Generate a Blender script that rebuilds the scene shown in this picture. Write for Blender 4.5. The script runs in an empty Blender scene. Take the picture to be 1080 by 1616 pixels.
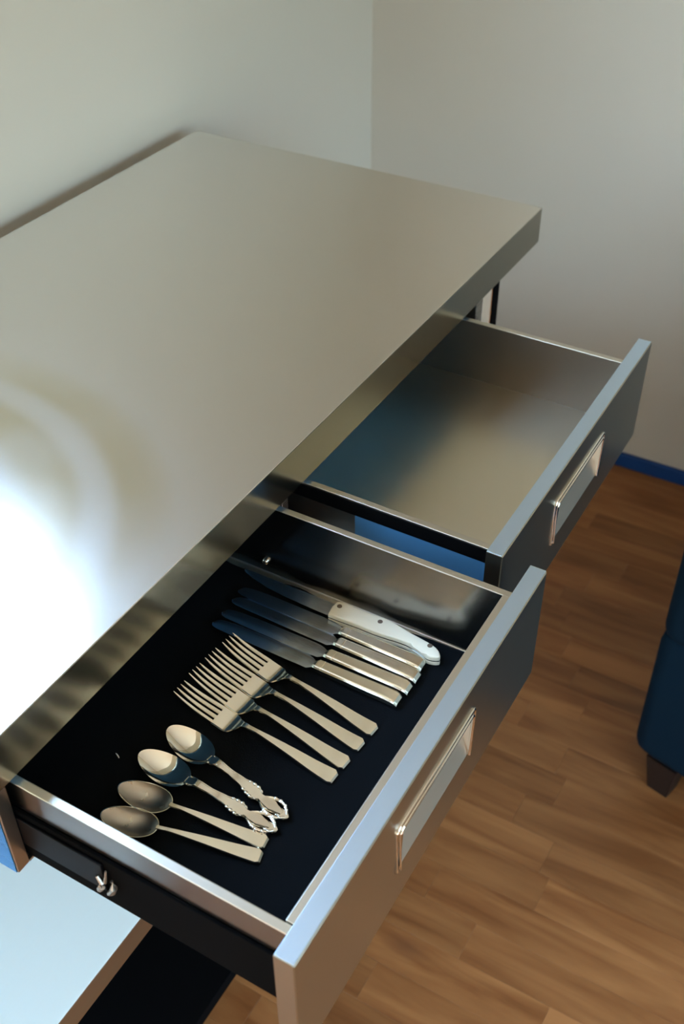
import bpy, bmesh, math, random
from mathutils import Vector, Matrix

random.seed(7)
SC = bpy.context.scene
COL = SC.collection

# ------------------------------------------------------------------ camera
cam_d = bpy.data.cameras.new('camera')
cam = bpy.data.objects.new('camera', cam_d)
COL.objects.link(cam)
YAW, PITCH, ROLL, FPX = 0.53052, 0.69299, -0.0073, 1726.93
cam_loc = Vector((-1.42708, -0.50006, 1.5675))
fw = Vector((math.cos(PITCH) * math.cos(YAW), math.cos(PITCH) * math.sin(YAW), -math.sin(PITCH)))
rt = fw.cross(Vector((0, 0, 1))).normalized()
up = rt.cross(fw)
r2 = math.cos(ROLL) * rt + math.sin(ROLL) * up
u2 = -math.sin(ROLL) * rt + math.cos(ROLL) * up
M = Matrix((r2, u2, -fw)).transposed().to_4x4()
M.translation = cam_loc
cam.matrix_world = M
cam_d.sensor_fit = 'VERTICAL'
cam_d.sensor_height = 36.0
cam_d.sensor_width = 24.06
cam_d.lens = FPX * 36.0 / 1616.0
cam_d.clip_start = 0.02
cam_d.dof.use_dof = True
cam_d.dof.focus_distance = 1.06
cam_d.dof.aperture_fstop = 7.0
SC.camera = cam

# ------------------------------------------------------------------ world, light, exposure
SKY_STRENGTH = 1.0
w = bpy.data.worlds.new('sky')
SC.world = w
w.use_nodes = True
nt = w.node_tree
bg = nt.nodes['Background']
tc = nt.nodes.new('ShaderNodeTexCoord')
sep = nt.nodes.new('ShaderNodeSeparateXYZ')
ramp = nt.nodes.new('ShaderNodeValToRGB')
mr = nt.nodes.new('ShaderNodeMapRange')
mr.inputs['From Min'].default_value = -1
mr.inputs['From Max'].default_value = 1
nt.links.new(tc.outputs['Generated'], sep.inputs[0])
nt.links.new(sep.outputs['Z'], mr.inputs['Value'])
nt.links.new(mr.outputs[0], ramp.inputs[0])
nt.links.new(ramp.outputs[0], bg.inputs['Color'])
cr = ramp.color_ramp
cr.elements[0].position = 0.0
cr.elements[0].color = (0.12, 0.12, 0.08, 1)      # lawn
cr.elements[1].position = 1.0
cr.elements[1].color = (0.42, 0.68, 1.15, 1)      # zenith
for pos, c in ((0.485, (0.14, 0.15, 0.10, 1)), (0.53, (0.36, 0.42, 0.32, 1)),
               (0.60, (0.74, 1.0, 1.22, 1)), (0.75, (0.56, 0.84, 1.26, 1))):
    e = cr.elements.new(pos)
    e.color = c
bg.inputs['Strength'].default_value = 13.0 * SKY_STRENGTH

bounce_sun_d = bpy.data.lights.new('sun', 'SUN')  # added to bounce off the unseen floor and brighten the ceiling
bounce_sun_d.energy = 45.0
bounce_sun_d.color = (1.0, .96, .88)
bounce_sun_d.angle = math.radians(1.5)
sun = bpy.data.objects.new('sun', bounce_sun_d)
sun.rotation_euler = Vector((-.30, -.80, -.40)).to_track_quat('-Z', 'Y').to_euler()
COL.objects.link(sun)

SC.view_settings.view_transform = 'Standard'
SC.view_settings.look = 'None'
SC.view_settings.exposure = 0.34
SC.view_settings.gamma = 1.0
SC.view_settings.use_curve_mapping = False
SC.cycles.max_bounces = 10
SC.cycles.diffuse_bounces = 5
SC.cycles.glossy_bounces = 6
SC.cycles.sample_clamp_indirect = 6.0
SC.cycles.caustics_reflective = True
SC.cycles.blur_glossy = 0.5

# room extents and window openings (used by the portals here and by the walls below)
X0, X1, Y0, Y1, ZC = -3.4, 0.682, -3.2, 0.655, 2.45
WIN_A = (-1.62, -0.42, 1.38, 2.25)      # in wall_left (y = Y1): x range, z range
WIN_B = (-3.1, -0.3, 0.60, 2.25)       # unseen, widened to brighten wall_left, in wall_front (y = Y0): x range, z range
FILL_WIN = (-3.2, -1.78, 0.06, 1.75)      # added unseen opening to light the undershelf, in wall_left (y = Y1): x range, z range


def portal(name, loc, rot, sx, sy):
    d = bpy.data.lights.new(name, 'AREA')
    d.shape = 'RECTANGLE'
    d.size, d.size_y = sx, sy
    d.cycles.is_portal = True
    o = bpy.data.objects.new(name, d)
    o.location, o.rotation_euler = loc, rot
    COL.objects.link(o)


portal('daylight_portal', ((WIN_A[0] + WIN_A[1]) / 2, Y1 + .09, (WIN_A[2] + WIN_A[3]) / 2), (-math.pi / 2, 0, 0), WIN_A[1] - WIN_A[0], WIN_A[3] - WIN_A[2])
portal('daylight_portal', ((WIN_B[0] + WIN_B[1]) / 2, Y0 - .09, (WIN_B[2] + WIN_B[3]) / 2), (math.pi / 2, 0, 0), WIN_B[1] - WIN_B[0], WIN_B[3] - WIN_B[2])
portal('daylight_portal', ((FILL_WIN[0] + FILL_WIN[1]) / 2, Y1 + .09, (FILL_WIN[2] + FILL_WIN[3]) / 2), (-math.pi / 2, 0, 0), FILL_WIN[1] - FILL_WIN[0], FILL_WIN[3] - FILL_WIN[2])


# ------------------------------------------------------------------ materials
def mat(name, color, rough=.5, metal=0.0, spec=.5, coat=0.0):
    m = bpy.data.materials.new(name)
    m.use_nodes = True
    b = m.node_tree.nodes['Principled BSDF']
    b.inputs['Base Color'].default_value = (*color, 1)
    b.inputs['Roughness'].default_value = rough
    b.inputs['Metallic'].default_value = metal
    b.inputs['Specular IOR Level'].default_value = spec
    b.inputs['Coat Weight'].default_value = coat
    return m


def N(m, t, **kw):
    n = m.node_tree.nodes.new(t)
    for k, v in kw.items():
        setattr(n, k, v)
    return n


def L(m, a, b):
    m.node_tree.links.new(a, b)


def vary(m, color, amount, scale, stretch=(1, 1, 1), rough=None, rough_amt=0.0, bump=0.0, detail=4):
    """colour and roughness varied by a stretched noise in object space"""
    b = m.node_tree.nodes['Principled BSDF']
    t = N(m, 'ShaderNodeTexCoord')
    mp = N(m, 'ShaderNodeMapping')
    mp.inputs['Scale'].default_value = stretch
    nz = N(m, 'ShaderNodeTexNoise')
    nz.inputs['Scale'].default_value = scale
    nz.inputs['Detail'].default_value = detail
    L(m, t.outputs['Object'], mp.inputs[0])
    L(m, mp.outputs[0], nz.inputs['Vector'])
    if amount:
        mx = N(m, 'ShaderNodeMix', data_type='RGBA')
        mx.inputs['A'].default_value = (*[c * (1 - amount) for c in color], 1)
        mx.inputs['B'].default_value = (*[min(1, c * (1 + amount)) for c in color], 1)
        L(m, nz.outputs['Fac'], mx.inputs['Factor'])
        L(m, mx.outputs['Result'], b.inputs['Base Color'])
    if rough is not None:
        r = N(m, 'ShaderNodeMapRange')
        r.inputs['From Min'].default_value = .3
        r.inputs['From Max'].default_value = .7
        r.inputs['To Min'].default_value = rough - rough_amt
        r.inputs['To Max'].default_value = rough + rough_amt
        L(m, nz.outputs['Fac'], r.inputs['Value'])
        L(m, r.outputs[0], b.inputs['Roughness'])
    if bump:
        bp = N(m, 'ShaderNodeBump')
        bp.inputs['Strength'].default_value = bump
        bp.inputs['Distance'].default_value = .0005
        L(m, nz.outputs['Fac'], bp.inputs['Height'])
        L(m, bp.outputs[0], b.inputs['Normal'])
    return m


STEEL = (.62, .595, .545)


def steel(name, color=STEEL, rough=.28, stretch=(2, 60, 60), amt=.04, aniso=0.0):
    m = mat(name, color, rough, 1.0)
    vary(m, color, .01, 12, stretch, rough, amt * .35)
    if aniso:
        m.node_tree.nodes['Principled BSDF'].inputs['Anisotropic'].default_value = aniso
    return m


MAT = {}
MAT['steel'] = steel('brushed_steel')
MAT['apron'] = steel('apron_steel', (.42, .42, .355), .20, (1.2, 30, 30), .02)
MAT['lip'] = mat('plain_steel_edge', (.68, .655, .60), .30, 1.0)
MAT['case'] = mat('case_steel', (.50, .45, .39), .28, 1.0)
MAT['leg'] = mat('floor_tinted_leg_steel', (.60, .44, .33), .25, 1.0)  # coppery reflection of the floor put into the base colour
MAT['recess'] = mat('recess_steel', (.46, .42, .36), .50, 1.0)
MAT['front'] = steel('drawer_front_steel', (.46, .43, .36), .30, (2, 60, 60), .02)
MAT['top_sheen'] = steel('sky_tinted_steel', (.60, .77, 1.0), .34, (2, 60, 60), .02)  # cool sky reflection put into the colour of the front's top edge
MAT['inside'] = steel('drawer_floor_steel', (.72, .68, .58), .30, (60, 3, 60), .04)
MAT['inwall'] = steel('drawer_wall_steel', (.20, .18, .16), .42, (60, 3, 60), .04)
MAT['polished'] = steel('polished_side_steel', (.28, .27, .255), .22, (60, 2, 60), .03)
MAT['shelf'] = steel('satin_shelf_steel', (.86, .95, .95), .42, (2, 40, 40), .05)
MAT['shelf'].node_tree.nodes['Principled BSDF'].inputs['Metallic'].default_value = .15
MAT['clip'] = mat('dull_clip_metal', (.42, .39, .36), .42, 1.0)
MAT['chrome'] = mat('chrome', (.85, .80, .74), .08, 1.0)
MAT['silver'] = vary(mat('silver', (.96, .92, .80), .17, 1.0), (.96, .92, .80), .02, 60, (1, 1, 1), .17, .015)
MAT['spoon_silver'] = vary(mat('polished_silver', (.90, .87, .80), .045, 1.0), (.90, .87, .80), .04, 80, (1, 1, 1), .045, .02)
MAT['dull_silver'] = vary(mat('tarnished_silver', (.43, .395, .345), .30, 1.0), (.43, .395, .345), .10, 90, (1, 1, 1), .30, .05)
MAT['blade'] = vary(mat('blade_steel', (.46, .54, .64), .2, 1.0), (.46, .54, .64), .04, 50, (40, 2, 2), .2, .05)
MAT['black'] = mat('black_lacquer', (.0018, .0018, .0022), .8, 0, .04)
MAT['black_gloss'] = mat('black_slide_metal', (.002, .002, .003), .45, 0.0, .08)
MAT['liner'] = vary(mat('black_liner_felt', (.0025, .0035, .005), .9, 0, .08), (.0025, .0035, .005), .35, 900, (1, 1, 1), .85, .05, .3)
MAT['white_plastic'] = vary(mat('pearl_white_plastic', (.85, .80, .65), .28), (.85, .80, .65), .06, 30)
MAT['rivet'] = mat('brown_rivet', (.22, .17, .13), .4, .6)
MAT['wall'] = vary(mat('wall_paint', (.50, .468, .415), .75, 0, .2), (.50, .468, .415), .015, 3, bump=.05)
MAT['ceiling'] = mat('ceiling_paint', (.90, .89, .86), .85, 0, .2)
MAT['blue_trim'] = mat('blue_trim', (.006, .045, .19), .5, 0, .2)
MAT['sofa'] = vary(mat('blue_upholstery', (.002, .013, .029), .85, 0, .1), (.002, .013, .029), .2, 700, bump=.6)
MAT['dark_wood'] = vary(mat('dark_wood', (.010, .004, .003), .5), (.010, .004, .003), .3, 30, (8, 8, 1))
MAT['window_white'] = mat('window_frame_white', (.75, .75, .72), .4)
MAT['film'] = vary(mat('blue_film_steel', (.04, .27, .62), .30, 1.0), (.04, .27, .62), .04, 20, (1, 1, 4), .30, .04)
MAT['under_film'] = mat('blue_film', (.22, .54, .95), .35, 0.1, .5)
MAT['side_film'] = mat('blue_side_film', (.07, .24, .48), .35, 0.2, .5)
MAT['lint'] = mat('white_lint', (.9, .9, .9), .8)
g = bpy.data.materials.new('window_glass')
g.use_nodes = True
g.node_tree.nodes.clear()
go = N(g, 'ShaderNodeOutputMaterial')
gt = N(g, 'ShaderNodeBsdfTransparent')
gt.inputs[0].default_value = (.95, .97, .96, 1)
gg = N(g, 'ShaderNodeBsdfGlossy')
gg.inputs['Roughness'].default_value = .02
gm = N(g, 'ShaderNodeMixShader')
gm.inputs[0].default_value = .05
L(g, gt.outputs[0], gm.inputs[1])
L(g, gg.outputs[0], gm.inputs[2])
L(g, gm.outputs[0], go.inputs[0])
MAT['glass'] = g


def worktop_material():
    """satin steel with wipe marks: arcs where the finish is smeared"""
    m = mat('worktop_steel', (.81, .79, .765), .24, 1.0)
    b = m.node_tree.nodes['Principled BSDF']
    t = N(m, 'ShaderNodeTexCoord')
    # brushing along x
    mp = N(m, 'ShaderNodeMapping')
    mp.inputs['Scale'].default_value = (1.5, 60, 60)
    nz = N(m, 'ShaderNodeTexNoise')
    nz.inputs['Scale'].default_value = 10
    L(m, t.outputs['Object'], mp.inputs[0])
    L(m, mp.outputs[0], nz.inputs['Vector'])
    # arcs round the point where the wiping arm stood
    d = N(m, 'ShaderNodeVectorMath', operation='DISTANCE')
    d.inputs[1].default_value = (-1.06, 0.37, 0.0)
    flat = N(m, 'ShaderNodeVectorMath', operation='MULTIPLY')
    flat.inputs[1].default_value = (1, 1, 0)
    wob = N(m, 'ShaderNodeTexNoise')
    wob.inputs['Scale'].default_value = 3.0
    wobv = N(m, 'ShaderNodeVectorMath', operation='SCALE')
    wobv.inputs['Scale'].default_value = .03
    add = N(m, 'ShaderNodeVectorMath', operation='ADD')
    L(m, t.outputs['Object'], flat.inputs[0])
    L(m, t.outputs['Object'], wob.inputs['Vector'])
    L(m, wob.outputs['Color'], wobv.inputs[0])
    L(m, flat.outputs[0], add.inputs[0])
    L(m, wobv.outputs[0], add.inputs[1])
    L(m, add.outputs[0], d.inputs[0])
    rp = N(m, 'ShaderNodeValToRGB')
    els = rp.color_ramp
    els.elements[0].position, els.elements[0].color = 0.0, (0, 0, 0, 1)
    els.elements[1].position, els.elements[1].color = 1.0, (0, 0, 0, 1)
    for pos, v in ((.16, 0), (.19, .35), (.215, .1), (.25, .15), (.275, .9), (.31, .8), (.325, .15), (.345, .1), (.36, .75), (.385, .5), (.41, 0)):
        e = els.elements.new(pos)
        e.color = (v, v, v, 1)
    L(m, d.outputs['Value'], rp.inputs[0])
    # patchiness
    pn = N(m, 'ShaderNodeTexNoise')
    pn.inputs['Scale'].default_value = 4.0
    L(m, t.outputs['Object'], pn.inputs['Vector'])
    pr = N(m, 'ShaderNodeMapRange')
    pr.inputs['From Min'].default_value = .35
    pr.inputs['From Max'].default_value = .6
    L(m, pn.outputs['Fac'], pr.inputs['Value'])
    arc = N(m, 'ShaderNodeMath', operation='MULTIPLY')
    L(m, rp.outputs[0], arc.inputs[0])
    L(m, pr.outputs[0], arc.inputs[1])
    mx = N(m, 'ShaderNodeMix', data_type='RGBA')
    mx.inputs['A'].default_value = (.81, .79, .765, 1)
    mx.inputs['B'].default_value = (.74, .69, .55, 1)
    L(m, arc.outputs[0], mx.inputs['Factor'])
    L(m, mx.outputs['Result'], b.inputs['Base Color'])
    r1 = N(m, 'ShaderNodeMath', operation='MULTIPLY_ADD')
    r1.inputs[1].default_value = .02
    r1.inputs[2].default_value = .25
    L(m, nz.outputs['Fac'], r1.inputs[0])
    r2 = N(m, 'ShaderNodeMath', operation='MULTIPLY_ADD')
    r2.inputs[1].default_value = -.07
    L(m, arc.outputs[0], r2.inputs[0])
    L(m, r1.outputs[0], r2.inputs[2])
    L(m, r2.outputs[0], b.inputs['Roughness'])
    return m


MAT['worktop'] = worktop_material()


def wood_material(name, tile_strips):
    """laminate oak; with tile_strips the strips come from a brick texture (floor beyond the built planks)"""
    m = mat(name, (.3, .16, .08), .42, 0, .4)
    b = m.node_tree.nodes['Principled BSDF']
    t = N(m, 'ShaderNodeTexCoord')
    oi = N(m, 'ShaderNodeObjectInfo')
    sh = N(m, 'ShaderNodeVectorMath', operation='SCALE')
    comb = N(m, 'ShaderNodeCombineXYZ')
    L(m, oi.outputs['Random'], comb.inputs[0])
    L(m, oi.outputs['Random'], comb.inputs[1])
    L(m, oi.outputs['Random'], comb.inputs[2])
    L(m, comb.outputs[0], sh.inputs[0])
    sh.inputs['Scale'].default_value = 37.0
    add = N(m, 'ShaderNodeVectorMath', operation='ADD')
    L(m, t.outputs['Object'], add.inputs[0])
    L(m, sh.outputs[0], add.inputs[1])
    mp = N(m, 'ShaderNodeMapping')
    mp.inputs['Scale'].default_value = (14, 1.6, 1)
    L(m, add.outputs[0], mp.inputs[0])
    n1 = N(m, 'ShaderNodeTexNoise')
    n1.inputs['Scale'].default_value = 2.2
    n1.inputs['Detail'].default_value = 6
    n1.inputs['Distortion'].default_value = .6
    L(m, mp.outputs[0], n1.inputs['Vector'])
    rp = N(m, 'ShaderNodeValToRGB')
    rp.color_ramp.elements[0].position = .30
    rp.color_ramp.elements[0].color = (.195, .068, .019, 1)
    rp.color_ramp.elements[1].position = .68
    rp.color_ramp.elements[1].color = (.36, .155, .053, 1)
    L(m, n1.outputs['Fac'], rp.inputs[0])
    hv = N(m, 'ShaderNodeHueSaturation')
    vr = N(m, 'ShaderNodeMapRange')
    vr.inputs['To Min'].default_value = .82
    vr.inputs['To Max'].default_value = 1.15
    if tile_strips:
        br = N(m, 'ShaderNodeTexBrick')
        br.offset = .37
        br.inputs['Color1'].default_value = (0, 0, 0, 1)
        br.inputs['Color2'].default_value = (1, 1, 1, 1)
        br.inputs['Mortar Size'].default_value = 0
        br.inputs['Brick Width'].default_value = .4
        br.inputs['Row Height'].default_value = .065
        br.inputs['Scale'].default_value = 1
        rot = N(m, 'ShaderNodeMapping')
        rot.inputs['Rotation'].default_value = (0, 0, math.pi / 2)
        L(m, t.outputs['Object'], rot.inputs[0])
        L(m, rot.outputs[0], br.inputs['Vector'])
        L(m, br.outputs['Color'], vr.inputs['Value'])
    else:
        L(m, oi.outputs['Random'], vr.inputs['Value'])
    L(m, vr.outputs[0], hv.inputs['Value'])
    # knots
    vo = N(m, 'ShaderNodeTexVoronoi')
    vo.inputs['Scale'].default_value = 5.5
    mk = N(m, 'ShaderNodeMapping')
    mk.inputs['Scale'].default_value = (1.5, .6, 1)
    L(m, add.outputs[0], mk.inputs[0])
    L(m, mk.outputs[0], vo.inputs['Vector'])
    kr = N(m, 'ShaderNodeMapRange')
    kr.inputs['From Min'].default_value = .03
    kr.inputs['From Max'].default_value = .16
    kr.inputs['To Min'].default_value = .55
    kr.inputs['To Max'].default_value = 0.0
    L(m, vo.outputs['Distance'], kr.inputs['Value'])
    mx = N(m, 'ShaderNodeMix', data_type='RGBA')
    mx.inputs['B'].default_value = (.13, .045, .018, 1)
    L(m, rp.outputs[0], mx.inputs['A'])
    L(m, kr.outputs[0], mx.inputs['Factor'])
    L(m, mx.outputs['Result'], hv.inputs['Color'])
    L(m, hv.outputs[0], b.inputs['Base Color'])
    return m


MAT['plank'] = wood_material('laminate_plank', False)
MAT['floor'] = wood_material('laminate_floor', True)


# ------------------------------------------------------------------ geometry helpers
def add_box(bm, lo, hi, bev=0.0, seg=2):
    vs = [bm.verts.new((x, y, z)) for x in (lo[0], hi[0]) for y in (lo[1], hi[1]) for z in (lo[2], hi[2])]
    fs = [bm.faces.new([vs[i] for i in f]) for f in ((0, 1, 3, 2), (4, 6, 7, 5), (0, 4, 5, 1), (2, 3, 7, 6), (0, 2, 6, 4), (1, 5, 7, 3))]
    if bev:
        es = list({e for f in fs for e in f.edges})
        bmesh.ops.bevel(bm, geom=es, offset=bev, segments=seg, profile=.5, affect='EDGES')


def add_cyl(bm, c, axis, r, h, n=16, r2=None):
    r2 = r if r2 is None else r2
    a = Vector(axis).normalized()
    e1 = a.orthogonal().normalized()
    e2 = a.cross(e1)
    c = Vector(c)
    A = [bm.verts.new(c + r * (math.cos(t) * e1 + math.sin(t) * e2)) for t in [2 * math.pi * i / n for i in range(n)]]
    B = [bm.verts.new(c + a * h + r2 * (math.cos(t) * e1 + math.sin(t) * e2)) for t in [2 * math.pi * i / n for i in range(n)]]
    for i in range(n):
        bm.faces.new((A[i], A[(i + 1) % n], B[(i + 1) % n], B[i]))
    bm.faces.new(A[::-1])
    bm.faces.new(B)


def add_loft(bm, rings):
    R = [[bm.verts.new(p) for p in r] for r in rings]
    n = len(R[0])
    for a, b in zip(R, R[1:]):
        for i in range(n):
            bm.faces.new((a[i], a[(i + 1) % n], b[(i + 1) % n], b[i]))
    bm.faces.new(R[0][::-1])
    bm.faces.new(R[-1])


def add_tube(bm, pts, rad, n=8):
    pts = [Vector(p) for p in pts]
    if not hasattr(rad, '__len__'):
        rad = [rad] * len(pts)
    rings = []
    ref = Vector((0, 0, 1))
    for i, p in enumerate(pts):
        d = (pts[min(i + 1, len(pts) - 1)] - pts[max(i - 1, 0)]).normalized()
        e1 = d.cross(ref)
        e1 = e1.normalized() if e1.length > 1e-4 else d.orthogonal().normalized()
        e2 = e1.cross(d)
        rings.append([p + rad[i] * (math.cos(t) * e1 + math.sin(t) * e2) for t in [2 * math.pi * k / n for k in range(n)]])
    add_loft(bm, rings)


def add_ball(bm, c, r, sc=(1, 1, 1)):
    m = Matrix.Translation(c) @ Matrix.Diagonal((*[r * s for s in sc], 1))
    bmesh.ops.create_uvsphere(bm, u_segments=10, v_segments=6, radius=1, matrix=m)


def obj(name, bm, material, parent=None, smooth=False):
    bmesh.ops.recalc_face_normals(bm, faces=bm.faces)
    me = bpy.data.meshes.new(name)
    bm.to_mesh(me)
    bm.free()
    me.materials.append(MAT[material] if isinstance(material, str) else material)
    if smooth:
        for p in me.polygons:
            p.use_smooth = True
        me.set_sharp_from_angle(angle=math.radians(smooth if smooth is not True else 40))
    o = bpy.data.objects.new(name, me)
    COL.objects.link(o)
    if parent:
        o.parent = parent
    return o


def box(name, lo, hi, material, parent=None, bev=0.0):
    bm = bmesh.new()
    add_box(bm, lo, hi, bev)
    return obj(name, bm, material, parent, smooth=12 if bev else False)


def boxes(name, L_, material, parent=None, bev=0.0):
    bm = bmesh.new()
    for lo, hi in L_:
        add_box(bm, lo, hi, bev)
    return obj(name, bm, material, parent, smooth=12 if bev else False)


def thing(name, label, cat, loc=(0, 0, 0), rz=0, group=None):
    o = bpy.data.objects.new(name, None)
    o.empty_display_size = .05
    COL.objects.link(o)
    o.location = loc
    o.rotation_euler = (0, 0, rz)
    return tag(o, label, cat, group)


def tag(o, label, cat, group=None):
    o['label'], o['category'] = label, cat
    if group:
        o['group'] = group
    return o


def structure(o, label=None):
    o['kind'] = 'structure'
    if label:
        o['label'] = label
    return o


def interp(tab, u):
    """smooth table lookup"""
    if u <= tab[0][0]:
        return tab[0][1]
    for (a, va), (b, vb) in zip(tab, tab[1:]):
        if u <= b:
            t = (u - a) / (b - a)
            t = t * t * (3 - 2 * t)
            return va + (vb - va) * t
    return tab[-1][1]


def bez(tab, u):
    """Catmull-Rom lookup"""
    n = len(tab)
    i = max(0, min(n - 2, sum(1 for a, _ in tab if a <= u) - 1))
    (x1, y1), (x2, y2) = tab[i], tab[i + 1]
    m1 = (y2 - tab[i - 1][1]) / (x2 - tab[i - 1][0]) if i else (y2 - y1) / (x2 - x1)
    m2 = (tab[i + 2][1] - y1) / (tab[i + 2][0] - x1) if i + 2 < n else (y2 - y1) / (x2 - x1)
    h = x2 - x1
    t = max(0, min(1, (u - x1) / h))
    return ((2 * t ** 3 - 3 * t * t + 1) * y1 + (t ** 3 - 2 * t * t + t) * h * m1 + (-2 * t ** 3 + 3 * t * t) * y2 + (t ** 3 - t * t) * h * m2)


def lin(tab, u):
    if u <= tab[0][0]:
        return tab[0][1]
    for (a, va), (b, vb) in zip(tab, tab[1:]):
        if u <= b:
            return va + (vb - va) * (u - a) / (b - a)
    return tab[-1][1]


# ------------------------------------------------------------------ the room
T = .12
structure(box('wall_right', (X1, Y0 - T, 0), (X1 + T, Y1 + T, ZC), 'wall'), 'plain greige wall beyond the far end of the worktop')
structure(boxes('wall_left', [
    ((X0 - T, Y1, 0), (FILL_WIN[0], Y1 + T, ZC)), ((FILL_WIN[1], Y1, 0), (WIN_A[0], Y1 + T, ZC)), ((WIN_A[1], Y1, 0), (X1, Y1 + T, ZC)),
    ((WIN_A[0], Y1, 0), (WIN_A[1], Y1 + T, WIN_A[2])), ((WIN_A[0], Y1, WIN_A[3]), (WIN_A[1], Y1 + T, ZC)),
    ((FILL_WIN[0], Y1, 0), (FILL_WIN[1], Y1 + T, FILL_WIN[2])), ((FILL_WIN[0], Y1, FILL_WIN[3]), (FILL_WIN[1], Y1 + T, ZC))], 'wall'),
    'plain greige wall along the back edge of the worktop')
structure(boxes('wall_front', [
    ((X0 - T, Y0 - T, 0), (WIN_B[0], Y0, ZC)), ((WIN_B[1], Y0 - T, 0), (X1, Y0, ZC)),
    ((WIN_B[0], Y0 - T, 0), (WIN_B[1], Y0, WIN_B[2])), ((WIN_B[0], Y0 - T, WIN_B[3]), (WIN_B[1], Y0, ZC))], 'wall'))
structure(box('wall_near', (X0 - T, Y0, 0), (X0, Y1, ZC), 'wall'))
structure(box('ceiling', (X0 - T, Y0 - T, ZC), (X1 + T, Y1 + T, ZC + .1), 'ceiling'))


def window(n, axis, c, a0, a1, z0, z1):
    """frame, mullion and panes in an opening; axis 'y' lies in a wall of constant y"""
    f = .05

    def B(a, b, za, zb, d):
        return ((a, c - d, za), (b, c + d, zb)) if axis == 'y' else ((c - d, a, za), (c + d, b, zb))
    mid = (a0 + a1) / 2
    fr = boxes('window_%d' % n, [B(a0, a1, z0, z0 + f, .03), B(a0, a1, z1 - f, z1, .03), B(a0, a0 + f, z0 + f, z1 - f, .03),
                                 B(a1 - f, a1, z0 + f, z1 - f, .03), B(mid - .03, mid + .03, z0 + f, z1 - f, .03)], 'window_white')
    structure(fr)
    for a, b in ((a0 + f, mid - .03), (mid + .03, a1 - f)):
        box('pane', *B(a, b, z0 + f, z1 - f, .003), 'glass', fr)


window(1, 'y', Y1 + .06, *WIN_A)
window(2, 'y', Y0 - .06, *WIN_B)
window(3, 'y', Y1 + .06, *FILL_WIN)  # added opening out of view, there to brighten the undershelf

structure(box('baseboard_right', (X1 - .012, Y0, 0), (X1, Y1 - .012, .036), 'blue_trim', bev=.003), 'low blue baseboard strip at the foot of the wall')
structure(box('baseboard_left', (FILL_WIN[1] + .02, Y1 - .012, 0), (X1, Y1, .036), 'blue_trim', bev=.003))

# floor: the planks in view are built one by one, on a slab that carries the rest
PX0, PX1, PY0, PY1 = -1.36, X1 - .012, -1.30, Y1 - .012
PW = .065
floor = boxes('floor', [((X0 - T, Y0 - T, -.05), (X1 + T, Y1 + T, -.010)),
                        ((X0, Y0, -.010), (PX0, Y1, 0)), ((PX0, Y0, -.010), (X1, PY0, 0))], 'floor')
structure(floor, 'warm oak laminate floor of narrow strips')
plank_mesh = {}


def plank(x, y, length):
    key = round(length, 3)
    if key not in plank_mesh:
        bm = bmesh.new()
        add_box(bm, (-PW / 2 + .0001, -length / 2 + .0001, -.0095), (PW / 2 - .0001, length / 2 - .0001, 0), .0003, 1)
        o = obj('plank', bm, 'plank', floor)
        plank_mesh[key] = o
    else:
        o = plank_mesh[key].copy()
        COL.objects.link(o)
        o.parent = floor
    o.location = (x, y, random.uniform(-.0002, 0))


LEN = (.26, .34, .42, .50)
x = -.4904 + PW / 2
while x - PW > PX0:
    x -= PW
col_i = 0
while x < PX1 + PW / 2:
    y = PY0 - random.uniform(0, .3)
    if abs(x - (-.4904)) < .003 or abs(x - (-.4904 + PW / 2)) < .04:
        y = -.2918 - .42 - .50 - .34
    while y < PY1:
        ln = random.choice(LEN)
        if abs(x - (-.4904 + PW / 2)) < .04 and y < -.30:
            ln = {0: .34, 1: .50, 2: .42}[0 if y < -1.3 else 1 if y < -.9 else 2]
        plank(x, y + ln / 2, ln)
        y += ln
    x += PW
    col_i += 1

# ------------------------------------------------------------------ the worktable
TOPZ, APR = .900, .0533
TX0, TX1, TD = -1.32, 0.0, .61
table = thing('worktable', 'brushed stainless steel worktable with two drawers pulled open beside the wall', 'worktable', (0, 0, 0))
bm = bmesh.new()
add_box(bm, (TX0, 0, TOPZ - APR), (TX1, TD, TOPZ), .0010, 2)
top = obj('worktop', bm, 'worktop', table)
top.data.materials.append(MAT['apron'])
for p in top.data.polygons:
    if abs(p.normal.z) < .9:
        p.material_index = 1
box('underside_film', (TX0 + .01, .004, TOPZ - APR - .0008), (TX1 - .01, TD - .004, TOPZ - APR - .0001), 'under_film', table)['label'] = 'blue underside of the worktop'
# drawer case hung under the worktop
CZ0, CZ1, CY0, CY1 = .737, TOPZ - APR - .001, .003, .52
box('case_panel', (-1.1175, CY0, CZ0), (-1.1040, CY1, CZ1), 'case', table, .001)
box('side_film', (-1.1183, CY0 + .0015, CZ0 + .001), (-1.1176, CY1, CZ1 - .002), 'film', table)['label'] = 'blue outer face of the drawer case'
box('case_panel', (-.209, CY0, CZ0), (-.187, CY1, CZ1), 'steel', table, .001)
box('case_divider', (-.676, CY0 + .012, CZ0 + .0025), (-.664, CY1, CZ1), 'steel', table, .001)
box('case_bottom', (-1.1040, CY0, CZ0), (-.209, CY1, CZ0 + .0025), 'steel', table)
box('case_back', (-1.1040, CY1 - .003, CZ0 + .0025), (-.209, CY1, CZ1), 'steel', table)
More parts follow.
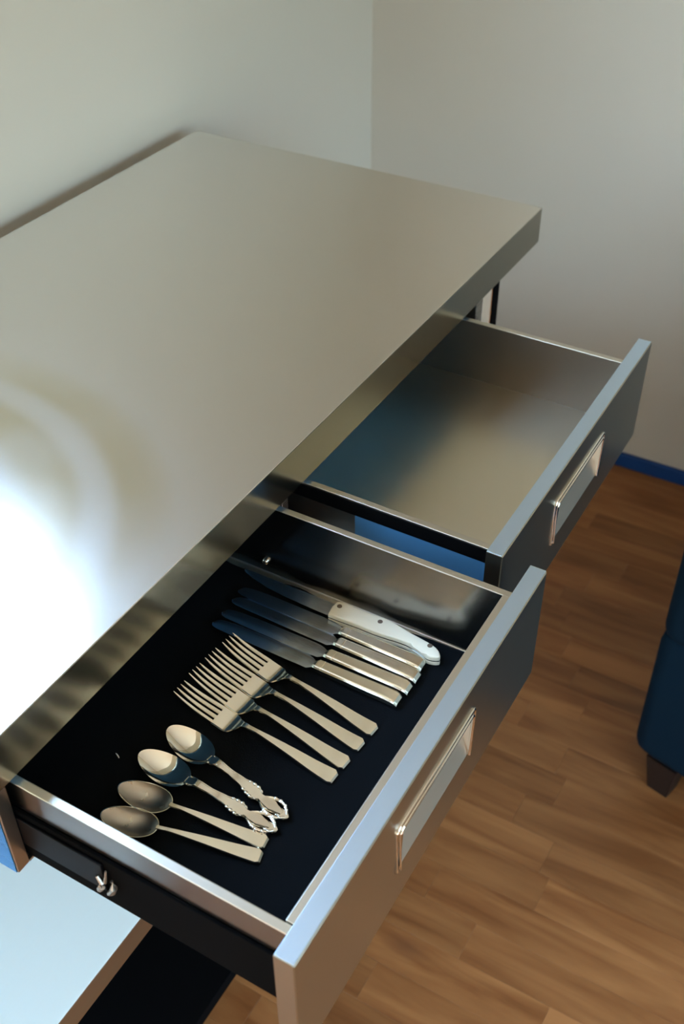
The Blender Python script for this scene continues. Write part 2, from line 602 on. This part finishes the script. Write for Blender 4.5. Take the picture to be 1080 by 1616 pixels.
# legs, undershelf, base board
for lx in (TX0 + .039, -.062):
    for ly in (.04, TD - .063):
        leg = box('leg', (lx, ly, 0), (lx + .023, ly + .023, CZ1), 'leg', table, .0015)
        box('leg_edge', (lx + .001, ly - .0012, .02), (lx + .0225, ly - .0001, CZ1), 'black', leg)['label'] = 'black front face of the leg'
us = box('undershelf', (TX0 + .02, .04, .3695), (TX1 - .02, TD - .02, .410), 'shelf', table, .0012)
us.data.materials.append(MAT['front'])
for p in us.data.polygons:
    if p.normal.z < .9:
        p.material_index = 1
box('base_board', (TX0 + .02, .0385, .035), (TX1 - .02, TD - .02, .060), 'black', table, .001)['label'] = 'matt black bottom board below the steel undershelf'


def drawer_front(parent, x0, x1, y0, y1, z0, z1, hx0, hx1, hz0, hz1, depth):
    """front panel with a vee recess opening let into its outer face (y = y0)"""
    bm = bmesh.new()
    e = .0009

    def q(pts):
        bm.faces.new([bm.verts.new(p) for p in pts])
    # outer face round the opening
    xs, zs = (x0 + e, hx0, hx1, x1 - e), (z0 + e, hz0, hz1, z1 - e)
    for i in range(3):
        for j in range(3):
            if (i, j) != (1, 1):
                q([(xs[i], y0, zs[j]), (xs[i + 1], y0, zs[j]), (xs[i + 1], y0, zs[j + 1]), (xs[i], y0, zs[j + 1])])
    # small chamfer, then sides and back
    O = [(x0 + e, y0, z0 + e), (x1 - e, y0, z0 + e), (x1 - e, y0, z1 - e), (x0 + e, y0, z1 - e)]
    P = [(x0, y0 + e, z0), (x1, y0 + e, z0), (x1, y0 + e, z1), (x0, y0 + e, z1)]
    Q = [(a, y1, c) for a, _, c in P]
    for i in range(4):
        j = (i + 1) % 4
        q([O[i], O[j], P[j], P[i]])
        q([P[i], P[j], Q[j], Q[i]])
    q(Q)
    bmesh.ops.remove_doubles(bm, verts=bm.verts, dist=1e-6)
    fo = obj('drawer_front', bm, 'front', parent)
    box('front_sheen', (x0 + e, y0 + e, z1 - .0002), (x1, y1, z1 + .0008), 'top_sheen', parent, .0004)['label'] = 'top edge of the drawer front, tinted like a pale bluish sky reflection'
    # the recessed pull
    pull = bmesh.new()

    def pq(pts):
        pull.faces.new([pull.verts.new(p) for p in pts])
    zm = hz1 - (hz1 - hz0) * .30
    yd = y0 + depth
    pq([(hx0, y0, hz1), (hx1, y0, hz1), (hx1, yd, zm), (hx0, yd, zm)])
    pq([(hx0, y0, hz1), (hx0, yd, zm), (hx0, y0, hz0)])
    pq([(hx1, y0, hz1), (hx1, yd, zm), (hx1, y0, hz0)])
    po = obj('recess_pull', pull, 'chrome', parent)
    po['label'] = 'recessed chrome finger pull'
    bk = bmesh.new()
    bk.faces.new([bk.verts.new(p) for p in [(hx0, y0, hz0), (hx1, y0, hz0), (hx1, yd, zm), (hx0, yd, zm)]])
    obj('recess_back', bk, 'recess', parent)
    rim = bmesh.new()
    rr = .0019
    c = .004
    for off, yy in ((0, -.0016), (.0042, -.0004)):
        add_tube(rim, [(hx0 - off, y0 + yy, hz0), (hx0 - off, y0 + yy, hz1 + off - c), (hx0 - off + .0012, y0 + yy, hz1 + off - .0012), (hx0 - off + c, y0 + yy, hz1 + off),
                       (hx1 + off - c, y0 + yy, hz1 + off), (hx1 + off - .0012, y0 + yy, hz1 + off - .0012), (hx1 + off, y0 + yy, hz1 + off - c), (hx1 + off, y0 + yy, hz0)], rr, 10)
    ro = obj('pull_rim', rim, 'chrome', parent, smooth=60)
    ro['label'] = 'shiny double rim round the recessed pull'
    return fo


def drawer(x0, x1, yf, hx0, hx1, hz0, hz1, bx0, bx1, floor_z, inner_front, wall_mat, side_mat):
    z0, z1, th = .699, .843, .0174
    zs = .840
    wt = .008
    yb = .22
    y1 = yf + th
    bm = bmesh.new()
    add_box(bm, (bx0 + wt, y1, floor_z - .0022), (bx1 - wt, yb, floor_z))
    
    d = obj('drawer', bm, 'inside', table)
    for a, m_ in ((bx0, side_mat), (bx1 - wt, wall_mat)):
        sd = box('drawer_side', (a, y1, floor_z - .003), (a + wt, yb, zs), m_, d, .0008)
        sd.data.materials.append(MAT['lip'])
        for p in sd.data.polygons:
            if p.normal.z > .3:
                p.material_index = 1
    box('drawer_back', (bx0 + wt, yb - .006, floor_z), (bx1 - wt, yb, zs - .004), 'inside', d)
    if inner_front:
        box('inner_lip', (bx0 + wt + .0006, y1, floor_z), (bx1 - wt - .0006, y1 + .0075, zs + .0015), 'lip', d, .0008)
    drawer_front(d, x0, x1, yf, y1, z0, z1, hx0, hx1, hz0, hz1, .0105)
    return d


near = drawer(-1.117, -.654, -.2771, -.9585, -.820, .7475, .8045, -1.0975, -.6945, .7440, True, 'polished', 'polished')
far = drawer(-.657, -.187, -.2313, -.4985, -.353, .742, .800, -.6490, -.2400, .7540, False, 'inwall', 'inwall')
box('blue_side_film', (-.6497, -.2135, .7500), (-.6491, -.06, .821), 'side_film', far)['label'] = 'blue outer face of the empty drawer'
box('slide_rail', (-.6500, -.2135, .8212), (-.6491, .20, .8375), 'black', far)
# slides of the drawers
box('slide_rail', (-1.1008, -.2590, .7415), (-1.0976, .20, .8050), 'black', near, .0008)
box('slide_channel', (-1.1036, -.0860, .7620), (-1.1009, .20, .7990), 'black_gloss', near, .0008)
bm = bmesh.new()
add_tube(bm, [(-1.1038, -.0885, 0.7620), (-1.1042, -.093, 0.7680), (-1.1042, -.096, 0.7760), (-1.1036, -.0945, 0.7840)], [.0022, .003, .003, .0014], 8)
add_tube(bm, [(-1.1042, -.079, 0.7615), (-1.1048, -.083, 0.7690), (-1.1050, -.0845, 0.7760), (-1.1045, -.080, 0.7820)], [.0028, .003, .0025, .0016], 8)
add_tube(bm, [(-1.1048, -.088, 0.7790), (-1.1046, -.090, 0.7880), (-1.1040, -.091, 0.7960)], [.0016, .0012, .0008], 8)
obj('slide_clip', bm, 'clip', near, smooth=True)['label'] = 'pale metal clip at the slide end'
box('slide_rail', (-.6932, -.2590, .7600), (-.6840, .20, .8050), 'black', near, .0008)
box('slide_rail', (-.2398, -.2130, .7600), (-.2310, .20, .8050), 'black', far, .0008)
bm = bmesh.new()
add_cyl(bm, (-.7025, .0215, .761), (-1, 0, 0), .0040, .003, 14, .0036)
add_ball(bm, (-.7055, .0215, .761), .0034, (.5, 1, 1))
obj('screw', bm, 'chrome', near, smooth=True)['label'] = 'small bright screw head in the drawer wall'

bm = bmesh.new()
add_tube(bm, [(-.7030, -.222, .7450), (-.7030, .2, .7450)], .0011, 8)
obj('wall_fold', bm, 'lip', near, smooth=60)['label'] = 'thin bright fold along the foot of the drawer wall'
# black liner with a wavy edge against the far wall
LZ = .7462
bm = bmesh.new()
outline = [(-1.0890, -.2518), (-.7045, -.2518)]
yy = -.225
while yy < .209:
    t = max(0, min(1, (yy + .225) / .12))
    outline.append((-.7045 - t * (.0065 + .0018 * math.sin(yy * 47) + .0012 * math.sin(yy * 113 + 1)), yy))
    yy += .008
outline += [(-.709, .213), (-1.0890, .213)]
A = [bm.verts.new((x, y, .7441)) for x, y in outline]
B = [bm.verts.new((x, y, LZ)) for x, y in outline]
bm.faces.new(B)
bm.faces.new(A[::-1])
for i in range(len(A)):
    j = (i + 1) % len(A)
    bm.faces.new((A[i], A[j], B[j], B[i]))
tag(obj('drawer_liner', bm, 'liner'), 'matt black liner lying in the drawer under the cutlery', 'drawer liner')
bm = bmesh.new()
add_tube(bm, [(-.9850, .0005, LZ + .0006), (-.9834, .0035, LZ + .0010), (-.9822, .0065, LZ + .0006)], [.0004, .0007, .0003], 6)
tag(obj('lint', bm, 'lint'), 'tiny white speck of lint on the black liner', 'lint')


# ------------------------------------------------------------------ cutlery
# each piece is built lying along local +y (working end at y = 0, handle end at y = length), z = 0 on the liner
def strip(bm, us, half, zc, thick, edge=.35, xoff=None):
    """a bar with a flattened section: half width, centre height and thickness along u"""
    rings = []
    for u in us:
        h, z, t = half(u), zc(u), thick(u) / 2
        xo = xoff(u) if xoff else 0
        b = min(edge * h, t * .9)
        rings.append([(xo - h, u, z), (xo - h + b, u, z + t), (xo + h - b, u, z + t), (xo + h, u, z), (xo + h - b, u, z - t), (xo - h + b, u, z - t)])
    add_loft(bm, rings)


def linspace(a, b, n):
    return [a + (b - a) * i / (n - 1) for i in range(n)]


def place(tip, end):
    t, e = Vector(tip), Vector(end)
    d = e - t
    return t, math.atan2(-d.x, d.y), d.length


def flat_handle(root, u0, L_, neck_w, end_w, z0, mat_):
    bm = bmesh.new()
    us = linspace(u0, L_ - .004, 18)
    half = lambda u: lin([(u0, neck_w), (u0 + .012, neck_w * .92), (L_ - .004, end_w)], u)
    zc = lambda u: bez([(u0, z0), (u0 + .014, z0 + .0003), ((u0 + L_) / 2, z0 * .62 + .0010), (L_ - .022, .0036), (L_, .0024)], u)
    th = lambda u: lin([(u0, .0026), (L_, .0026)], u)
    rings = []
    for u in us + [L_ - .0015, L_]:
        k = 1 if u <= L_ - .004 else (.80 if u < L_ else .72)
        h, z, t = half(u) * k, zc(u) - (0 if u <= L_ - .004 else .0006 * (1 if u < L_ else 2.2)), th(u) / 2 * (1 if u < L_ else .5)
        b = .0006
        rings.append([(-h, u, z), (-h + b, u, z + t), (h - b, u, z + t), (h, u, z), (h - b, u, z - t), (-h + b, u, z - t)])
    add_loft(bm, rings)
    return obj('handle', bm, mat_, root, smooth=25)


def fork(tip, end, label):
    t, rz, L_ = place(tip, end)
    o = thing('fork', label, 'fork', (t.x, t.y, LZ), rz, 'dinner forks in the drawer')
    bm = bmesh.new()
    zc = lambda u: bez([(0, .0165), (.012, .0114), (.025, .0076), (.05, .0034), (.0625, .0019), (.070, .0044), (.0765, .0088), (.083, .0102)], u)
    # palm of the fork
    us = linspace(.047, .0825, 18)
    half = lambda u: interp([(.047, .0118), (.060, .0120), (.065, .0112), (.071, .0070), (.0765, .0034), (.0825, .0026)], u)
    strip(bm, us, half, zc, lambda u: .0022, .12)
    for k in range(4):
        xr, xt = (-.0096 + .0064 * k), (-.0080 + .00533 * k)
        xo = lambda u, xr=xr, xt=xt: xr + (xt - xr) * (1 - u / .05) ** 1.2 if u < .05 else xr
        strip(bm, linspace(0, .0485, 14), lambda u: lin([(0, .0004), (.004, .0010), (.020, .0017), (.049, .0021)], u), zc,
              lambda u: lin([(0, .0007), (.02, .0018), (.05, .0022)], u), .3, xo)
    hd = obj('fork_head', bm, 'silver', o, smooth=30)
    flat_handle(o, .0815, L_, .0026, .0082, .0098, 'silver')
    return o


FORKS = [((-.8973, -.0050), (-.9063, -.1852), 'silver dinner fork lying beside the polished spoons, first of the four forks'),
         ((-.8712, -.0042), (-.8874, -.1869), 'silver dinner fork second in the row counted from the spoons'),
         ((-.8467, -.0060), (-.8631, -.1886), 'silver dinner fork third in the row counted from the spoons'),
         ((-.8208, -.0089), (-.8413, -.1907), 'silver dinner fork last in the row, tines beside the knife blades')]
for f in FORKS:
    fork(*f)


def bowl_point(a, s_, BL, BW, depth, tilt):
    c, sn = math.cos(a), math.sin(a)
    uc = BL * .52
    u = uc + (BL * .5 * (1 - c) - uc) * s_
    xx = BW * .5 * sn * (.98 - .13 * c) * s_
    rim = .0105 + tilt * (u / BL) - .0016 * math.sin(math.pi * u / BL)
    return Vector((xx, u, rim - depth * (1 - s_ ** 2.3)))


def bowl_mesh(BL, BW, depth, tilt, th=.0011):
    """egg shaped bowl: tip at u = 0, neck at u = BL"""
    bm = bmesh.new()
    nth, ns = 40, 9

    pt = lambda a, s_, low: bowl_point(a, s_, BL, BW, depth, tilt) - Vector((0, 0, low))
    for low in (0, th):
        rings = []
        for k in range(1, ns + 1):
            s = k / ns
            rings.append([bm.verts.new(pt(2 * math.pi * i / nth, s if not low else s * .995, low)) for i in range(nth)])
        c = bm.verts.new(pt(0, 0, low))
        for i in range(nth):
            bm.faces.new((c, rings[0][i], rings[0][(i + 1) % nth]))
        for a, b in zip(rings, rings[1:]):
            for i in range(nth):
                bm.faces.new((a[i], a[(i + 1) % nth], b[(i + 1) % nth], b[i]))
        if not low:
            rim_top = rings[-1]
        else:
            for i in range(nth):
                bm.faces.new((rim_top[i], rim_top[(i + 1) % nth], rings[-1][(i + 1) % nth], rings[-1][i]))
    return bm


def plain_spoon(tip, end, label):
    t, rz, L_ = place(tip, end)
    o = thing('teaspoon', label, 'spoon', (t.x, t.y, LZ), rz, 'plain teaspoons in the drawer')
    obj('bowl', bowl_mesh(.053, .0288, .0062, -.0020), 'dull_silver', o, smooth=50)['label'] = 'dull greyish tarnished bowl'
    bm = bmesh.new()
    ring = []
    for i in range(41):
        a = 2 * math.pi * i / 40
        ring.append(bowl_point(a, 1, .053, .0288, .0062, -.0020) + Vector((0, 0, -.0003)))
    add_tube(bm, ring, .00055, 6)
    obj('bowl_rim', bm, 'silver', o, smooth=60)['label'] = 'bright worn rim of the bowl'
    flat_handle(o, .0515, L_, .0023, .0072, .0084, 'silver')
    return o


def ornate_spoon(tip, end, label):
    t, rz, L_ = place(tip, end)
    o = thing('ornate_spoon', label, 'spoon', (t.x, t.y, LZ), rz, 'ornate spoons in the drawer')
    obj('bowl', bowl_mesh(.056, .0320, .0052, -.0036), 'spoon_silver', o, smooth=60)['label'] = 'mirror polished bowl'
    bm = bmesh.new()
    k = L_ / .152
    half = lambda u: interp([(.054, .0045), (.059, .0050), (.066, .0036), (.080, .0030), (.096, .0042), (.106, .0068), (.112, .0072), (.119, .0042), (.124, .0050)], u / k)
    zc = lambda u: interp([(.054, .0070), (.066, .0098), (.090, .0085), (.125, .0050)], u / k)
    strip(bm, [a * k for a in linspace(.0535, .124, 36)], half, zc, lambda u: .0030, .45)
    # raised ribs along the stem and scrolls at the shoulders
    for sx in (-1, 1):
        add_tube(bm, [(sx * half(u) * .82, u, zc(u) + .0012) for u in [a * k for a in linspace(.058, .118, 22)]], .0008, 6)
        for a, r in ((.102, .0016), (.1065, .0019), (.111, .0018), (.1155, .0014), (.057, .0014)):
            add_ball(bm, (sx * half(a * k) * .85, a * k, zc(a * k) + .0008), r, (1, 1.3, .8))
        # openwork loop
        loop = [(.0040, .122), (.0068, .127), (.0086, .133), (.0084, .139), (.0062, .1440), (.0036, .1470), (.0014, .1490)]
        add_tube(bm, [(sx * a, u * k, .0048 - .012 * (u - .122)) for a, u in loop], [.0014, .0016, .0018, .0018, .0017, .0015, .0011], 8)
        for a, u, r in ((.0080, .1300, .0017), (.0090, .1355, .0017), (.0078, .1415, .0017), (.0050, .1455, .0015)):
            add_ball(bm, (sx * a, u * k, .0054), r, (1, 1.2, .8))
    # leaf in the middle and pointed finial
    strip(bm, [a * k for a in linspace(.119, .1445, 12)], lambda u: interp([(.119, .0042), (.125, .0056), (.132, .0062), (.138, .0048), (.1445, .0032)], u / k),
          lambda u: .0050 - .010 * (u / k - .119), lambda u: .0032, .5)
    strip(bm, [a * k for a in linspace(.1405, .152, 8)], lambda u: lin([(.1405, .0046), (.145, .0050), (.1495, .0040), (.152, .0014)], u / k),
          lambda u: .0042, lambda u: lin([(.1405, .0028), (.152, .0018)], u / k), .4)
    obj('handle', bm, 'spoon_silver', o, smooth=45)['label'] = 'scrolled openwork handle'
    return o


ornate_spoon((-.9388, -.0232), (-.9644, -.1717), 'polished spoon with scrolled openwork handle, the one next to the forks')
ornate_spoon((-.9759, -.0179), (-.9799, -.1704), 'polished spoon with scrolled handle, next to the plain tarnished spoons')
plain_spoon((-1.0141, -.0244), (-.9936, -.1682), 'plain square-ended spoon with dull grey bowl, touching an ornate spoon')
plain_spoon((-1.0442, -.0296), (-1.0073, -.1721), 'plain square-ended spoon partly hidden behind the drawer side')


def table_knife(tip, end, label, bw=.0172, z=.0):
    t, rz, L_ = place(tip, end)
    o = thing('table_knife', label, 'knife', (t.x, t.y, LZ + z), rz, 'table knives in the drawer')
    HB = L_ - .0955                                  # where the handle begins
    bm = bmesh.new()
    top, bot = [], []
    xb = bw * .5
    back = lambda u: interp([(0, .0042), (.002, .0070), (.007, xb * .97), (.02, xb), (HB - .006, xb), (HB, .0042)], u)
    edge = lambda u: -bez([(0, -.0004), (.002, .0034), (.008, .0058), (.02, .0074), (.045, xb * .97), (.075, xb), (HB - .010, xb), (HB, .0042)], u)
    us = [0, .0015, .004, .008, .013] + linspace(.02, HB, 18)
    rings = []
    for u in us:
        a, b = edge(u), back(u)
        zc = .0048
        th = .0008 if u < HB - .02 else .0012
        m = a + (b - a) * .62
        rings.append([(a, u, zc - .0004), (m, u, zc + th), (b, u, zc + th * .8), (b, u, zc - th * .8), (m, u, zc - th)])
    add_loft(bm, rings)
    obj('blade', bm, 'blade', o, smooth=20)
    bm = bmesh.new()
    half = lambda u: lin([(HB, .0048), (HB + .003, .0066), (L_ - .006, .0079), (L_, .0070)], u)
    up_ = lambda u: lin([(HB, .0075), (HB + .003, .0095), (L_ - .012, .0105), (L_ - .004, .0098), (L_, .0060)], u)
    rings = []
    for u in [HB - .001, HB + .002, HB + .0026, HB + .0032, HB + .009, HB + .0095, HB + .010] + linspace(HB + .016, L_ - .006, 9) + [L_ - .003, L_]:
        h, zt = half(u), up_(u)
        if HB + .002 < u < HB + .0032 or HB + .009 < u < HB + .010:
            h, zt = h * .95, zt - .0004
        c = .0020
        rings.append([(-h, u, .0030), (-h, u, zt - c), (-h + c * .55, u, zt - c * .3), (-h + c * 1.2, u, zt), (h - c * 1.2, u, zt), (h - c * .55, u, zt - c * .3), (h, u, zt - c), (h, u, .0030), (h - c, u, .0004), (-h + c, u, .0004)])
    add_loft(bm, rings)
    obj('handle', bm, 'silver', o, smooth=14)
    return o


KN = [((-.7989, .0237), (-.7993, -.1947), 'silver table knife lying nearest the forks'),
      ((-.7817, .0237), (-.7813, -.1971), 'silver table knife second from the forks'),
      ((-.7605, .0251), (-.7641, -.1974), 'silver table knife third from the forks, tip level with its neighbour'),
      ((-.7450, .0278), (-.7475, -.1945), 'silver table knife lying beside the white-handled knife')]
for i, k in enumerate(KN):
    table_knife(*k)

# white handled knife
PAR = [(-.7153, -.0768), (-.7142, -.0964), (-.7140, -.1134), (-.7127, -.1264), (-.7128, -.1373), (-.715, -.1498), (-.7183, -.1671), (-.7209, -.1854), (-.724, -.1968),
       (-.7290, -.2032), (-.7340, -.2052), (-.7375, -.199), (-.7381, -.1925), (-.7345, -.1813), (-.7322, -.1708), (-.7318, -.1615), (-.7326, -.1531),
       (-.7340, -.1417), (-.7350, -.1282), (-.7350, -.1115), (-.7358, -.0965), (-.7363, -.0800), (-.7345, -.0768)]
ko = thing('paring_knife', 'kitchen knife with pearl white handle and three brown rivets beside the drawer wall', 'knife', (-.725, -.08, LZ))


def slab(bm, pts, z0, z1, b):
    """outline extruded with a rounded upper edge"""
    c = Vector((sum(p[0] for p in pts) / len(pts), sum(p[1] for p in pts) / len(pts)))
    n = len(pts)

    def inset(d):
        r = []
        for i in range(n):
            p0, p1, p2 = Vector(pts[i - 1]), Vector(pts[i]), Vector(pts[(i + 1) % n])
            t_ = (p2 - p0).normalized()
            nn = Vector((t_.y, -t_.x))
            if nn.dot(c - p1) < 0:
                nn = -nn
            r.append(p1 + nn * d)
        return r
    lv = [(0, z0), (0, z1 - b), (b * .3, z1 - b * .3), (b, z1)]
    add_loft(bm, [[(p.x + .725, p.y + .08, z) for p in inset(d)] for d, z in lv])


def subdiv(pts):
    out = []
    n = len(pts)
    for i in range(n):
        p0, p1, p2, p3 = [Vector(pts[(i + k) % n]) for k in (-1, 0, 1, 2)]
        out.append(tuple(p1))
        q = (p1 * 9 + p2 * 9 - p0 - p3) / 16
        out.append((q.x, q.y))
    return out


PAR = subdiv(PAR)
bm = bmesh.new()
slab(bm, PAR, .0066, .0118, .0014)
obj('handle_scale', bm, 'white_plastic', ko, smooth=60)
bm = bmesh.new()
slab(bm, PAR, .0004, .0050, .0006)
obj('handle_scale', bm, 'white_plastic', ko, smooth=60)
bm = bmesh.new()
slab(bm, [(-.725 + (a + .725) * .97, b) for a, b in PAR], .0050, .0066, .0002)
obj('tang', bm, 'blade', ko)
for a, b in ((-.7214, -.0823), (-.72, -.1301), (-.7248, -.1898)):
    bm = bmesh.new()
    add_cyl(bm, (a + .725, b + .08, .0105), (0, 0, 1), .0030, .0016, 18, .0027)
    obj('rivet', bm, 'rivet', ko, smooth=40)['label'] = 'brown rivet'
bm = bmesh.new()
rings = []
BLEN = .1205
for s in [0, .01, .03, .07, .13, .2, .3, .4, .5, .6, .7, .8, .9, 1]:
    y = .0404 - s * BLEN + .08
    bx = -.7162 + .725 - .0010 * (1 - s)
    hw = interp([(0, .0010), (.01, .0026), (.03, .0042), (.13, .0085), (.3, .0130), (.5, .0156), (.8, .0172), (1, .0178)], s)
    rings.append([(bx - hw, y, .0056), (bx - hw * .5, y, .0064), (bx, y, .0066), (bx, y, .0050), (bx - hw * .5, y, .0050)])
add_loft(bm, rings)
obj('blade', bm, 'blade', ko, smooth=20)

# ------------------------------------------------------------------ blue armchair at the edge of the picture
ac = thing('armchair', 'dark blue upholstered armchair with dark wooden foot on the floor', 'armchair', (-.179, -.323, 0), math.radians(-14))
# local frame: +x away from the worktable end, -y along the side that is seen


def soft_box(name, lo, hi, r, mat_):
    bm = bmesh.new()
    add_box(bm, lo, hi, r, 5)
    return obj(name, bm, mat_, ac, smooth=60)


soft_box('body', (0, -.78, .075), (.70, -.0, .36), .030, 'sofa')
soft_box('arm', (.0, -.16, .34), (.70, -.0, .56), .030, 'sofa')
soft_box('arm', (.0, -.78, .34), (.70, -.62, .56), .030, 'sofa')
soft_box('backrest', (.55, -.78, .34), (.72, -.0, .80), .035, 'sofa')
soft_box('seat_cushion', (.02, -.615, .355), (.56, -.165, .46), .035, 'sofa')
for lx, ly in ((.012, -.085), (.012, -.735), (.62, -.085), (.62, -.735)):
    bm = bmesh.new()
    add_loft(bm, [[(lx + .003, ly + .003, 0), (lx + .040, ly + .003, 0), (lx + .040, ly + .040, 0), (lx + .003, ly + .040, 0)],
                  [(lx - .004, ly - .004, .078), (lx + .048, ly - .004, .078), (lx + .048, ly + .052, .078), (lx - .004, ly + .052, .078)]])
    obj('foot', bm, 'dark_wood', ac)['label'] = 'dark wooden foot'
